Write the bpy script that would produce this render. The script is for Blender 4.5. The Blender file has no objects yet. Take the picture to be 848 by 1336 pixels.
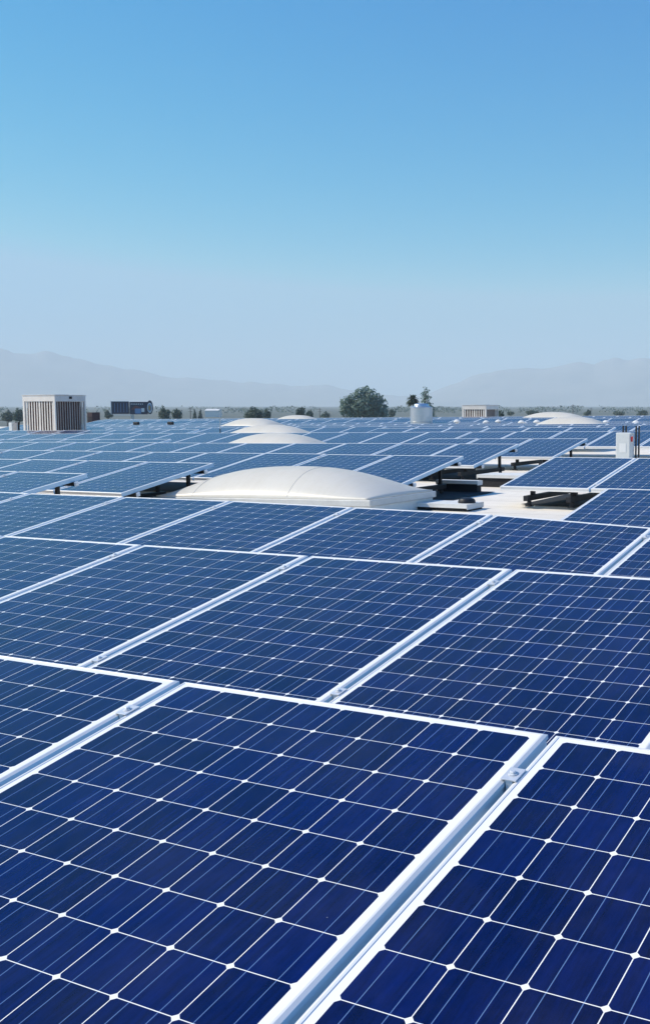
import bpy, bmesh, math, random
import numpy as np
from mathutils import Vector, Matrix

random.seed(7)
rng = np.random.default_rng(7)
scene = bpy.context.scene
COL = scene.collection

# ------------------------------------------------------------------ camera model (from measurements of the photograph)
F, YAW, PX, PY, HOR = 1402.0758, -0.5023, 587.248, 668.0, 529.0
CAMP = Vector((2.0127, -2.169, 0.7548))
PITCH = math.atan((PY - HOR) / F)
FW = Vector((math.sin(YAW) * math.cos(PITCH), math.cos(YAW) * math.cos(PITCH), -math.sin(PITCH)))
RT = Vector((math.cos(YAW), -math.sin(YAW), 0))
UP = RT.cross(FW)
TILT = 0.1703
CELL = 0.128
PITCHX = 1.046 + 0.0568          # panel pitch along a row
PW0, PW1 = -0.0185, 1.0645         # panel outline in local x
PT0, PT1 = -0.0155, 1.5725       # panel outline down the slope
CLEAR = 0.50                     # roof below the high edge
GROUND = -8.6


def ray(x, y):
    return FW + RT * ((x - PX) / F) - UP * ((y - PY) / F)


def at(x, y, Y):                 # the point on the vertical plane at depth Y seen at photo pixel x, y
    d = ray(x, y)
    return CAMP + d * ((Y - CAMP.y) / d.y)


def far(x, dist):                # horizontal place at a distance in the direction of photo column x
    d = ray(x, HOR); d.z = 0; d.normalize()
    return Vector((CAMP.x + d.x * dist, CAMP.y + d.y * dist, 0)), d


def depth(p):
    return (Vector(p) - CAMP).dot(FW)


def proj(p):
    d = Vector(p) - CAMP
    z = d.dot(FW)
    return PX + F * d.dot(RT) / z, PY - F * d.dot(UP) / z, z


# ------------------------------------------------------------------ small helpers
def tag(o, label=None, cat=None, group=None, kind=None):
    if label: o['label'] = label
    if cat: o['category'] = cat
    if group: o['group'] = group
    if kind: o['kind'] = kind
    return o


def empty(name, loc=(0, 0, 0), rotz=0.0):
    o = bpy.data.objects.new(name, None)
    o.empty_display_size = 0.2
    COL.objects.link(o)
    o.location = loc
    o.rotation_euler = (0, 0, rotz)
    return o


def link(name, me, mat=None, parent=None):
    if mat is not None and not me.materials:
        me.materials.append(mat)
    o = bpy.data.objects.new(name, me)
    COL.objects.link(o)
    if parent is not None:
        o.parent = parent
    return o


def mesh_from(verts, faces, name='m', smooth=False):
    me = bpy.data.meshes.new(name)
    me.from_pydata([tuple(v) for v in verts], [], faces)
    me.update()
    if smooth:
        for p in me.polygons: p.use_smooth = True
    return me


class MB:
    """collects boxes, bars, tubes into one mesh"""
    def __init__(s): s.v = []; s.f = []
    def add(s, vs, fs):
        n = len(s.v); s.v += [tuple(x) for x in vs]; s.f += [tuple(n + i for i in f) for f in fs]
    def box(s, x0, x1, y0, y1, z0, z1):
        vs = [(x0, y0, z0), (x1, y0, z0), (x1, y1, z0), (x0, y1, z0), (x0, y0, z1), (x1, y0, z1), (x1, y1, z1), (x0, y1, z1)]
        s.add(vs, [(0, 3, 2, 1), (4, 5, 6, 7), (0, 1, 5, 4), (1, 2, 6, 5), (2, 3, 7, 6), (3, 0, 4, 7)])
        return s
    def bar(s, a, b, w, h=None):
        h = h or w
        a, b = Vector(a), Vector(b); d = (b - a).normalized()
        u = d.cross(Vector((0, 0, 1)))
        if u.length < 1e-4: u = Vector((1, 0, 0))
        u.normalize(); t = u.cross(d)
        c = [u * (w / 2) * i + t * (h / 2) * j for i, j in ((-1, -1), (1, -1), (1, 1), (-1, 1))]
        s.add([a + q for q in c] + [b + q for q in c], [(0, 1, 2, 3), (7, 6, 5, 4), (0, 4, 5, 1), (1, 5, 6, 2), (2, 6, 7, 3), (3, 7, 4, 0)])
        return s
    def tube(s, pts, r, n=10, r2=None):
        pts = [Vector(p) for p in pts]; k = len(pts); vs = []; fs = []
        for i, p in enumerate(pts):
            d = (pts[min(i + 1, k - 1)] - pts[max(i - 1, 0)]).normalized()
            u = d.cross(Vector((0.31, 0.17, 0.93)))
            if u.length < 1e-3: u = d.cross(Vector((1, 0, 0)))
            u.normalize(); w = d.cross(u)
            rr = r if r2 is None else r + (r2 - r) * i / (k - 1)
            for a in range(n):
                t = 2 * math.pi * a / n
                vs.append(p + u * rr * math.cos(t) + w * rr * math.sin(t))
        for i in range(k - 1):
            for a in range(n):
                b = (a + 1) % n
                fs.append((i * n + a, i * n + b, (i + 1) * n + b, (i + 1) * n + a))
        fs.append(tuple(range(n - 1, -1, -1))); fs.append(tuple((k - 1) * n + a for a in range(n)))
        s.add(vs, fs); return s
    def lathe(s, prof, n=40, c=(0, 0, 0)):
        vs = []; fs = []; k = len(prof)
        for r, z in prof:
            for a in range(n):
                t = 2 * math.pi * a / n
                vs.append((c[0] + r * math.cos(t), c[1] + r * math.sin(t), c[2] + z))
        for i in range(k - 1):
            for a in range(n):
                b = (a + 1) % n
                fs.append((i * n + a, i * n + b, (i + 1) * n + b, (i + 1) * n + a))
        fs.append(tuple(range(n - 1, -1, -1))); fs.append(tuple((k - 1) * n + a for a in range(n)))
        s.add(vs, fs); return s
    def build(s, name, mat, parent=None, smooth=False, bevel=0.0):
        me = mesh_from(s.v, s.f, name)
        bm = bmesh.new(); bm.from_mesh(me)
        bmesh.ops.recalc_face_normals(bm, faces=bm.faces)
        if bevel:
            es = [e for e in bm.edges if len(e.link_faces) == 2 and e.calc_face_angle(0) > 0.6]
            bmesh.ops.bevel(bm, geom=es, offset=bevel, segments=2, affect='EDGES', profile=0.5)
        bm.to_mesh(me); bm.free()
        if smooth:
            me.polygons.foreach_set('use_smooth', [True] * len(me.polygons))
            me.set_sharp_from_angle(angle=math.radians(40))
        return link(name, me, mat, parent)


# ------------------------------------------------------------------ materials
def nodes(name):
    m = bpy.data.materials.new(name); m.use_nodes = True
    nt = m.node_tree; nt.nodes.clear()
    out = nt.nodes.new('ShaderNodeOutputMaterial')
    b = nt.nodes.new('ShaderNodeBsdfPrincipled')
    nt.links.new(b.outputs[0], out.inputs['Surface'])
    return m, nt, b


def val(nt, x):
    return x


def mth(nt, op, a, b=None, c=None, clamp=False):
    n = nt.nodes.new('ShaderNodeMath'); n.operation = op; n.use_clamp = clamp
    for i, q in enumerate((a, b, c)):
        if q is None: continue
        if isinstance(q, (int, float)): n.inputs[i].default_value = q
        else: nt.links.new(q, n.inputs[i])
    return n.outputs[0]


def mixc(nt, fac, a, b, mode='MIX'):
    n = nt.nodes.new('ShaderNodeMix'); n.data_type = 'RGBA'; n.blend_type = mode
    for s, q in ((n.inputs[0], fac), (n.inputs[6], a), (n.inputs[7], b)):
        if isinstance(q, (int, float)): s.default_value = q
        elif isinstance(q, tuple): s.default_value = (*q, 1) if len(q) == 3 else q
        else: nt.links.new(q, s)
    return n.outputs[2]


def noise(nt, vec, scale, detail=3.0, rough=0.5, dim='3D'):
    n = nt.nodes.new('ShaderNodeTexNoise'); n.noise_dimensions = dim
    n.inputs['Scale'].default_value = scale; n.inputs['Detail'].default_value = detail; n.inputs['Roughness'].default_value = rough
    if vec is not None: nt.links.new(vec, n.inputs['Vector'])
    return n.outputs[0]


def ramp(nt, fac, a, b, lo=0.0, hi=1.0):
    n = nt.nodes.new('ShaderNodeMapRange'); n.inputs[1].default_value = a; n.inputs[2].default_value = b
    n.inputs[3].default_value = lo; n.inputs[4].default_value = hi
    nt.links.new(fac, n.inputs[0]); return n.outputs[0]


def coords(nt, which='Object', scale=None):
    t = nt.nodes.new('ShaderNodeTexCoord').outputs[which]
    if scale:
        m = nt.nodes.new('ShaderNodeMapping'); m.inputs['Scale'].default_value = scale
        nt.links.new(t, m.inputs[0]); return m.outputs[0]
    return t


def worn(name, col, rough=0.5, metal=0.0, amt=0.12, scale=3.0, spec=0.5, dirt=None):
    """painted or metal surface with soft uneven wear"""
    m, nt, b = nodes(name)
    n1 = noise(nt, coords(nt), scale, 5, 0.6)
    n2 = noise(nt, coords(nt), scale * 9, 3, 0.6)
    k = mth(nt, 'MULTIPLY_ADD', n2, 0.4, mth(nt, 'MULTIPLY', n1, 0.6))
    f = ramp(nt, k, 0.3, 0.7)
    d = dirt or tuple(c * (1 - 2 * amt) for c in col)
    c = mixc(nt, f, d, tuple(min(1, c * (1 + amt * 0.3)) for c in col))
    nt.links.new(c, b.inputs['Base Color'])
    nt.links.new(ramp(nt, k, 0.3, 0.7, rough * 1.15, rough * 0.9), b.inputs['Roughness'])
    b.inputs['Metallic'].default_value = metal
    b.inputs['Specular IOR Level'].default_value = spec
    return m


def mat_cells():
    m, nt, b = nodes('solar_cells')
    uv = nt.nodes.new('ShaderNodeTexCoord').outputs['UV']
    sx = nt.nodes.new('ShaderNodeSeparateXYZ'); nt.links.new(uv, sx.inputs[0])
    u, w = sx.outputs[0], sx.outputs[1]
    a = mth(nt, 'ABSOLUTE', mth(nt, 'SUBTRACT', mth(nt, 'FRACT', u), 0.5))
    c = mth(nt, 'ABSOLUTE', mth(nt, 'SUBTRACT', mth(nt, 'FRACT', w), 0.5))
    mx = mth(nt, 'MAXIMUM', a, c)
    inside = mth(nt, 'LESS_THAN', mx, 0.5 - 0.0072)
    rad = mth(nt, 'SQRT', mth(nt, 'ADD', mth(nt, 'MULTIPLY', a, a), mth(nt, 'MULTIPLY', c, c)))
    inside = mth(nt, 'MULTIPLY', inside, mth(nt, 'LESS_THAN', rad, 0.658))
    for q, lo, hi in ((u, 0, 8), (w, 0, 12)):
        inside = mth(nt, 'MULTIPLY', inside, mth(nt, 'GREATER_THAN', q, lo))
        inside = mth(nt, 'MULTIPLY', inside, mth(nt, 'LESS_THAN', q, hi))
    bus = mth(nt, 'LESS_THAN', mth(nt, 'ABSOLUTE', mth(nt, 'SUBTRACT', a, 0.235)), 0.0062)
    # tone of each cell
    fl = nt.nodes.new('ShaderNodeVectorMath'); fl.operation = 'FLOOR'; nt.links.new(uv, fl.inputs[0])
    oi = nt.nodes.new('ShaderNodeObjectInfo')
    ad = nt.nodes.new('ShaderNodeVectorMath'); ad.operation = 'ADD'; nt.links.new(fl.outputs[0], ad.inputs[0])
    cx = nt.nodes.new('ShaderNodeCombineXYZ'); nt.links.new(mth(nt, 'MULTIPLY', oi.outputs['Random'], 97.0), cx.inputs[2])
    nt.links.new(cx.outputs[0], ad.inputs[1])
    wn = nt.nodes.new('ShaderNodeTexWhiteNoise'); nt.links.new(ad.outputs[0], wn.inputs['Vector'])
    # streaks that run along each wafer
    mp = nt.nodes.new('ShaderNodeMapping'); mp.inputs['Scale'].default_value = (7.0, 0.8, 1); mp.inputs['Rotation'].default_value = (0, 0, 0.25)
    a3 = nt.nodes.new('ShaderNodeVectorMath'); a3.operation = 'ADD'; nt.links.new(uv, a3.inputs[0]); nt.links.new(cx.outputs[0], a3.inputs[1])
    nt.links.new(a3.outputs[0], mp.inputs[0])
    st = noise(nt, mp.outputs[0], 1.3, 4, 0.65)
    gr = noise(nt, a3.outputs[0], 55, 2, 0.6)
    tone = mth(nt, 'ADD', mth(nt, 'MULTIPLY', wn.outputs[0], 0.17), mth(nt, 'ADD', mth(nt, 'MULTIPLY', st, 0.70), mth(nt, 'MULTIPLY', gr, 0.30)))
    f = ramp(nt, tone, 0.38, 1.0)
    cellc = mixc(nt, f, CELL_DARK, CELL_LIGHT)
    cellc = mixc(nt, bus, cellc, (0.115, 0.20, 0.40))
    base = mixc(nt, inside, (0.90, 0.885, 0.86), cellc)
    # a little dust and a few droppings on the glass
    ow = nt.nodes.new('ShaderNodeTexCoord').outputs['Object']
    a4 = nt.nodes.new('ShaderNodeVectorMath'); a4.operation = 'ADD'; nt.links.new(ow, a4.inputs[0]); nt.links.new(cx.outputs[0], a4.inputs[1])
    du = ramp(nt, noise(nt, a4.outputs[0], 3.2, 6, 0.65), 0.42, 0.78, 0.0, 0.022)
    sp = nt.nodes.new('ShaderNodeTexVoronoi'); sp.inputs['Scale'].default_value = 6.5; nt.links.new(a4.outputs[0], sp.inputs['Vector'])
    spk = mth(nt, 'LESS_THAN', sp.outputs['Distance'], 0.017)
    spk = mth(nt, 'MULTIPLY', spk, mth(nt, 'GREATER_THAN', mth(nt, 'FRACT', mth(nt, 'MULTIPLY', sp.outputs['Color'], 7.3)), 0.62))
    base = mixc(nt, mth(nt, 'ADD', du, mth(nt, 'MULTIPLY', spk, 0.35), clamp=True), base, (0.55, 0.55, 0.52))
    nt.links.new(base, b.inputs['Base Color'])
    b.inputs['Roughness'].default_value = 0.16
    b.inputs['IOR'].default_value = 1.5; b.inputs['Specular IOR Level'].default_value = 0.30
    bm_ = nt.nodes.new('ShaderNodeBump'); bm_.inputs['Strength'].default_value = 0.02; bm_.inputs['Distance'].default_value = 0.002
    nt.links.new(noise(nt, a4.outputs[0], 14, 2), bm_.inputs['Height']); nt.links.new(bm_.outputs[0], b.inputs['Normal'])
    return m


CELL_DARK, CELL_LIGHT = (0.0005, 0.0022, 0.030), (0.0024, 0.0125, 0.140)
M = {}
M['cells'] = mat_cells()
M['alu'] = worn('anodised_aluminium', (0.89, 0.875, 0.85), 0.42, 0.25, 0.05, 4.0)
M['alu_side'] = worn('anodised_aluminium_side', (0.44, 0.64, 0.84), 0.36, 0.35, 0.05, 4.0)  # same aluminium with the sky-blue shade of the side walls painted in
M['alu_raw'] = worn('raw_aluminium', (0.72, 0.75, 0.79), 0.35, 0.7, 0.08, 12.0)
M['alu_clamp'] = worn('clamp_aluminium', (0.78, 0.80, 0.83), 0.4, 0.4, 0.08, 30.0)
M['black'] = worn('black_steel', (0.018, 0.02, 0.026), 0.5, 0.3, 0.1, 8.0)
M['cap'] = worn('white_end_cap', (0.82, 0.84, 0.86), 0.4, 0.0, 0.05, 20.0)
M['white_metal'] = worn('white_sheet_metal', (0.80, 0.79, 0.76), 0.5, 0.0, 0.08, 2.0)
M['galv'] = worn('galvanised_sheet', (0.55, 0.58, 0.60), 0.38, 0.75, 0.18, 9.0)
def mat_acrylic():
    m, nt, b = nodes('cream_acrylic')
    t = coords(nt)
    n1 = noise(nt, t, 1.1, 5, 0.6); n2 = noise(nt, t, 14, 4, 0.6)
    mp = nt.nodes.new('ShaderNodeMapping'); mp.inputs['Scale'].default_value = (9.0, 0.7, 0.7); nt.links.new(t, mp.inputs[0])
    n3 = noise(nt, mp.outputs[0], 1.6, 5, 0.7)
    k = mth(nt, 'ADD', mth(nt, 'MULTIPLY', n1, 0.5), mth(nt, 'ADD', mth(nt, 'MULTIPLY', n2, 0.15), mth(nt, 'MULTIPLY', n3, 0.35)))
    c = mixc(nt, ramp(nt, k, 0.38, 0.58), (0.84, 0.795, 0.70), (0.90, 0.865, 0.79))
    nt.links.new(c, b.inputs['Base Color']); b.inputs['Roughness'].default_value = 0.38
    tr = nt.nodes.new('ShaderNodeBsdfTranslucent'); nt.links.new(mixc(nt, 1.0, c, (1.0, 0.97, 0.92), 'MULTIPLY'), tr.inputs[0])
    mx = nt.nodes.new('ShaderNodeMixShader'); mx.inputs[0].default_value = 0.33
    nt.links.new(b.outputs[0], mx.inputs[1]); nt.links.new(tr.outputs[0], mx.inputs[2])
    nt.links.new(mx.outputs[0], [n for n in nt.nodes if n.type == 'OUTPUT_MATERIAL'][0].inputs['Surface'])
    return m


M['acrylic'] = mat_acrylic()
M['rim'] = worn('weathered_pale_metal', (0.66, 0.66, 0.64), 0.5, 0.15, 0.10, 9.0)
M['dark_plinth'] = worn('dark_rubber_plinth', (0.017, 0.019, 0.025), 0.8, 0.0, 0.2, 6.0)  # painted shade for the sheets under panels and blocks under trays
M['seam'] = worn('seam_sealant', (0.60, 0.58, 0.53), 0.6, 0.0, 0.1, 5.0)
M['ac_white'] = worn('white_unit_paint', (0.82, 0.785, 0.74), 0.5, 0.0, 0.06, 3.0, dirt=(0.66, 0.60, 0.54))
M['coil'] = worn('copper_coil', (0.13, 0.062, 0.05), 0.6, 0.2, 0.25, 9.0)
M['maroon'] = worn('dark_maroon_paint', (0.045, 0.026, 0.032), 0.6, 0.0, 0.15, 6.0)
M['grey_box'] = worn('grey_enclosure_paint', (0.69, 0.71, 0.70), 0.45, 0.0, 0.06, 6.0)
M['label'] = worn('paper_label', (0.82, 0.82, 0.80), 0.6, 0.0, 0.04, 20.0)
M['red'] = worn('red_plastic', (0.55, 0.02, 0.03), 0.4, 0.0, 0.05, 20.0)
M['steel'] = worn('brushed_steel', (0.70, 0.72, 0.74), 0.30, 0.85, 0.08, 14.0)
M['concrete'] = worn('stucco_wall', (0.45, 0.43, 0.40), 0.8, 0.0, 0.1, 0.6)
M['bark'] = worn('bark', (0.13, 0.10, 0.08), 0.9, 0.0, 0.2, 3.0)
M['navy'] = worn('navy_print', (0.018, 0.026, 0.065), 0.5, 0.0, 0.1, 0.6)
M['print_blue'] = worn('blue_print', (0.16, 0.30, 0.52), 0.5, 0.0, 0.1, 0.6)
M['print_red'] = worn('brown_red_print', (0.17, 0.05, 0.05), 0.5, 0.0, 0.1, 0.6)
M['print_white'] = worn('white_print', (0.78, 0.78, 0.78), 0.5, 0.0, 0.06, 0.6)
M['print_gold'] = worn('gold_print', (0.45, 0.28, 0.10), 0.5, 0.0, 0.06, 0.6)
M['wood'] = worn('weathered_pole', (0.16, 0.13, 0.11), 0.9, 0.0, 0.2, 1.0)


def mat_leaf(name, a, b_):
    m, nt, b = nodes(name)
    g = nt.nodes.new('ShaderNodeNewGeometry')
    n = noise(nt, coords(nt), 0.5, 3, 0.6)
    f = mth(nt, 'ADD', mth(nt, 'MULTIPLY', g.outputs['Random Per Island'], 0.55), mth(nt, 'MULTIPLY', n, 0.55), clamp=True)
    nt.links.new(mixc(nt, f, a, b_), b.inputs['Base Color'])
    b.inputs['Roughness'].default_value = 0.65
    tr = nt.nodes.new('ShaderNodeBsdfTranslucent'); nt.links.new(b.inputs['Base Color'].links[0].from_socket, tr.inputs[0])
    mx = nt.nodes.new('ShaderNodeMixShader'); mx.inputs[0].default_value = 0.4
    nt.links.new(b.outputs[0], mx.inputs[1]); nt.links.new(tr.outputs[0], mx.inputs[2])
    nt.links.new(mx.outputs[0], [n for n in nt.nodes if n.type == 'OUTPUT_MATERIAL'][0].inputs['Surface'])
    return m


M['leaf_grey'] = mat_leaf('grey_green_leaves', (0.09, 0.155, 0.125), (0.25, 0.34, 0.275))
M['leaf_dark'] = mat_leaf('dark_green_leaves', (0.04, 0.075, 0.06), (0.11, 0.16, 0.12))
M['leaf_brown'] = mat_leaf('brownish_leaves', (0.07, 0.055, 0.035), (0.16, 0.12, 0.08))


def mat_roof():
    m, nt, b = nodes('white_roof_coating')
    t = coords(nt)
    s = nt.nodes.new('ShaderNodeSeparateXYZ'); nt.links.new(t, s.inputs[0])
    n1 = noise(nt, t, 0.45, 6, 0.62); n2 = noise(nt, t, 6.0, 5, 0.65)
    mp = nt.nodes.new('ShaderNodeMapping'); mp.inputs['Scale'].default_value = (0.35, 2.2, 1); nt.links.new(t, mp.inputs[0])
    n3 = noise(nt, mp.outputs[0], 1.4, 4, 0.6)
    k = mth(nt, 'ADD', mth(nt, 'MULTIPLY', n1, 0.45), mth(nt, 'ADD', mth(nt, 'MULTIPLY', n2, 0.25), mth(nt, 'MULTIPLY', n3, 0.3)))
    c = mixc(nt, ramp(nt, k, 0.36, 0.62), (0.70, 0.64, 0.55), (0.88, 0.83, 0.745))
    # lap seams of the roll roofing run along the rows, one every 0.62 m, with a few butt joints
    fr = mth(nt, 'FRACT', mth(nt, 'DIVIDE', s.outputs[1], 0.62))
    line = mth(nt, 'LESS_THAN', mth(nt, 'ABSOLUTE', mth(nt, 'SUBTRACT', fr, 0.5)), 0.018)
    c = mixc(nt, mth(nt, 'MULTIPLY', line, 0.55), c, (0.42, 0.39, 0.35))
    nt.links.new(c, b.inputs['Base Color'])
    b.inputs['Roughness'].default_value = 0.75
    bp = nt.nodes.new('ShaderNodeBump'); bp.inputs['Strength'].default_value = 0.5; bp.inputs['Distance'].default_value = 0.012
    h = mth(nt, 'ADD', mth(nt, 'MULTIPLY', fr, 0.8), mth(nt, 'MULTIPLY', n2, 0.3))
    nt.links.new(h, bp.inputs['Height']); nt.links.new(bp.outputs[0], b.inputs['Normal'])
    return m


def mat_ground():
    m, nt, b = nodes('dry_valley_ground')
    t = coords(nt)
    n = noise(nt, t, 0.004, 8, 0.65); n2 = noise(nt, t, 0.05, 4, 0.6)
    k = mth(nt, 'ADD', mth(nt, 'MULTIPLY', n, 0.6), mth(nt, 'MULTIPLY', n2, 0.4))
    nt.links.new(mixc(nt, ramp(nt, k, 0.38, 0.62), (0.075, 0.095, 0.085), (0.14, 0.155, 0.135)), b.inputs['Base Color'])
    b.inputs['Roughness'].default_value = 0.95
    return m


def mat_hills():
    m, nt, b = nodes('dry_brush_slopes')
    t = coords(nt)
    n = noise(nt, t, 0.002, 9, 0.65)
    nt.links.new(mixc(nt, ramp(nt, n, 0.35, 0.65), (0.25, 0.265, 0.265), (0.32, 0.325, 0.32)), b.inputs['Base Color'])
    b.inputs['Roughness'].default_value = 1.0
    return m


M['roof'] = mat_roof(); M['ground'] = mat_ground(); M['hills'] = mat_hills()

# ------------------------------------------------------------------ rows: the line of each row's high edge as measured in the photograph
E1 = math.cos(math.atan(0.0178))
OBS = {
    1: (0.0, None), 2: (2.057, None),
    3: (4.114, [(0, 642.5), (306, 654), (466.5, 662.5), (655, 672.5), (848, 689)]),
    4: (6.17, [(0, 615.5), (113, 616.5), (790, 637), (848, 640)]),
    5: (8.23, [(0, 598.7), (100, 600.6), (190, 602), (278, 604.2)]),
    6: (10.4, [(0, 587.6), (100, 587.9), (200, 589.4), (300, 590.6), (420, 592.4), (520, 593.4), (603, 594.5), (722, 597), (748, 597.3), (848, 598.5)]),
    7: (13.4, [(0, 577.5), (100, 576.9), (200, 577.3), (300, 577.6), (420, 577.5), (520, 578.5), (620, 579.6), (676, 580)]),
    8: (16.0, [(0, 574.1), (100, 572.6), (200, 571.7), (555, 571.7), (620, 572.8), (766, 572.8)]),
    9: (19.2, [(0, 567.2), (100, 566.4), (200, 564.7), (300, 564.7), (420, 563.5), (520, 563.1), (748, 563.1), (848, 563.7)]),
    10: (21.8, [(0, 562.3), (100, 561.4), (200, 560.5), (260, 560.5), (495, 558), (620, 558), (803, 558.4)]),
    11: (24.6, [(0, 559.8), (150, 558.4), (420, 556.9), (620, 556.1), (800, 554.6)]),
    12: (27.4, [(150, 556.6), (420, 555.2), (620, 554.4), (848, 552.4)]),
    13: (30.4, [(150, 555.0), (420, 553.6), (620, 552.8), (848, 550.8)]),
    14: (33.4, [(150, 553.4), (420, 552.0), (620, 551.2), (848, 549.2)]),
    15: (36.4, [(150, 549.4), (420, 547.2), (620, 547.0), (848, 545.2)]),
    16: (39.4, [(150, 548.1), (420, 546.0), (620, 545.5), (848, 543.6)]),
    17: (42.4, [(150, 547.1), (420, 545.0), (620, 544.1), (848, 542.0)]),
}
ROW = {}; LINE = {}
for r, (Y, l) in OBS.items():
    if l is None:
        ROW[r] = (Y, Y * 0.0178, 0.0136)
    else:
        P = [at(x, y, Y) for x, y in l]
        LINE[r] = ([p.x for p in P], [p.z for p in P])
        b_, a_ = np.polyfit([p.x for p in P], [p.z for p in P], 1)
        ROW[r] = (Y, float(a_), float(b_))


def roof_z(x, y):
    ks = sorted(ROW)
    x = max(-70, min(14, x))
    Ys = [ROW[k][0] for k in ks]; zs = [ROW[k][1] + ROW[k][2] * x - CLEAR for k in ks]
    return float(np.interp(y, [-9.0] + Ys + [45.2], [zs[0] - 0.16] + zs + [zs[-1] + 0.0]))


# ------------------------------------------------------------------ panel meshes (shared by every copy)
def prep_panel_meshes():
    d = {}
    # laminate: glass sheet with its cell pattern in UV units of one cell
    x0, x1, t0, t1, z = PW0 + 0.010, PW1 - 0.010, PT0 + 0.010, PT1 - 0.010, -0.0014
    me = mesh_from([(x0, -t1, z), (x1, -t1, z), (x1, -t0, z), (x0, -t0, z), (x0, -t1, z - 0.005), (x1, -t1, z - 0.005), (x1, -t0, z - 0.005), (x0, -t0, z - 0.005)],
                   [(0, 1, 2, 3), (7, 6, 5, 4)], 'laminate')
    uvl = me.uv_layers.new(name='UVMap')
    for lp in me.loops:
        co = me.vertices[lp.vertex_index].co
        uvl.data[lp.index].uv = ((co.x - 0.011) / CELL, (-co.y - 0.0115) / CELL)
    me.materials.append(M['cells']); me.materials.append(M['label'])
    me.polygons[1].material_index = 1
    d['laminate'] = me
    # frame: an extruded aluminium profile swept round the outline: (inset from the outer edge, height)
    prof = [(0.0125, -0.0022), (0.0125, -0.0004), (0.0118, 0.0), (0.0072, 0.0), (0.0, -0.0040), (0.0, -0.014), (0.0035, -0.0155), (0.0035, -0.040), (0.0, -0.0415), (0.0, -0.046), (0.026, -0.046), (0.026, -0.043)]
    vs = []; fs = []; n = len(prof)
    for cx, cy in ((0, 0), (1, 0), (1, 1), (0, 1)):
        for ins, h in prof:
            x = PW0 + ins if cx == 0 else PW1 - ins
            y = -PT1 + ins if cy == 0 else -PT0 - ins
            vs.append((x, y, h))
    for c in range(4):
        e = (c + 1) % 4
        for i in range(n - 1):
            fs.append((c * n + i, c * n + i + 1, e * n + i + 1, e * n + i))
    me = mesh_from(vs, fs, 'frame')
    bm = bmesh.new(); bm.from_mesh(me); bmesh.ops.recalc_face_normals(bm, faces=bm.faces); bm.to_mesh(me); bm.free()
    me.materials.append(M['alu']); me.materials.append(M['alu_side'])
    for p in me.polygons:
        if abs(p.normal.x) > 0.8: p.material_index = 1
    d['frame'] = me
    return d


PM = prep_panel_meshes()
CT, ST = math.cos(TILT), math.sin(TILT)
RX = (PW1 + PITCHX + PW0) / 2      # middle of the gap on the right


def loc_from_roof(x, y, z):        # roof-parallel frame at the high edge -> tilted panel frame
    return (x, y * CT + z * ST, -y * ST + z * CT)


def clamp_mesh():
    b = MB(); g = (PITCHX + PW0 - PW1) / 2
    # a top-hat clamp: two lips on the frames, a dished middle with a bolt head
    b.box(-g - 0.008, g + 0.008, -0.026, 0.026, 0.001, 0.004)
    b.box(-g + 0.002, g - 0.002, -0.024, 0.024, -0.05, 0.0008)
    b.lathe([(0.0001, 0.0112), (0.0062, 0.0112), (0.0072, 0.0098), (0.0072, 0.0046)][::-1], 6)
    b.lathe([(0.011, 0.0046), (0.011, 0.0062)], 14)
    return b


def beam_parts():
    # one length of mounting rail under a panel
    d = {}
    return d


cl = clamp_mesh()
tmp = cl.build('mid_clamp', M['alu_clamp'], bevel=0.0006); PM['mid_clamp'] = tmp.data; bpy.data.objects.remove(tmp)


def rail_mesh(name, xa, xb):
    b = MB(); b.box(xa, xb, -0.021, 0.021, -0.0885, -0.0475)
    t = b.build(name, M['black'], bevel=0.003); me = t.data; bpy.data.objects.remove(t); return me


PM['rail'] = rail_mesh('mounting_rail', PW0 - 0.0099, PW1 + 0.0098)
PM['rail_end'] = rail_mesh('mounting_rail', PW0 - 0.0099, PW1 + 0.03)
PM['rail_start'] = rail_mesh('mounting_rail', PW0 - 0.03, PW1 + 0.0098)
b = MB(); b.box(0, 0.014, -0.026, 0.026, -0.092, -0.042); b.box(0.014, 0.024, -0.02, 0.02, -0.086, -0.048)
t = b.build('end_cap', M['cap'], bevel=0.004); PM['end_cap'] = t.data; bpy.data.objects.remove(t)
TR = (0.19, 1.36)                  # where the rails run, down the slope


def support_meshes():
    # dark base beam on two feet with a short front post and a tall rear post
    yr, yf = -TR[0] * CT, -TR[1] * CT
    zr, zf = -TR[0] * ST - 0.09, -TR[1] * ST - 0.09
    zb = -CLEAR + 0.10
    def conv(mb, name, mat):
        mb.v = [loc_from_roof(*v) for v in mb.v]
        t = mb.build(name, mat, bevel=0.003); me = t.data; bpy.data.objects.remove(t); return me
    b = MB(); b.box(-0.03, 0.03, yf - 0.20, yr + 0.12, zb - 0.03, zb + 0.03); PM['base_beam'] = conv(b, 'base_beam', M['black'])
    b = MB(); b.box(-0.02, 0.02, yr - 0.02, yr + 0.02, zb + 0.03, zr); PM['rear_leg'] = conv(b, 'rear_leg', M['black'])
    b = MB(); b.box(-0.024, 0.024, yf - 0.024, yf + 0.024, zb + 0.03, zf); PM['front_leg'] = conv(b, 'front_leg', M['black'])
    b = MB(); b.box(-0.04, 0.04, -0.04, 0.04, -CLEAR + 0.002, -CLEAR + 0.014); b.lathe([(0.028, -CLEAR + 0.014), (0.024, zb - 0.03)], 12)
    for k, yy in (('foot_front', yf - 0.10), ('foot_rear', yr + 0.02)):
        c = MB(); c.v = [(x, y + yy, z) for x, y, z in b.v]; c.f = list(b.f); PM[k] = conv(c, 'foot', M['black'])


support_meshes()

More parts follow.
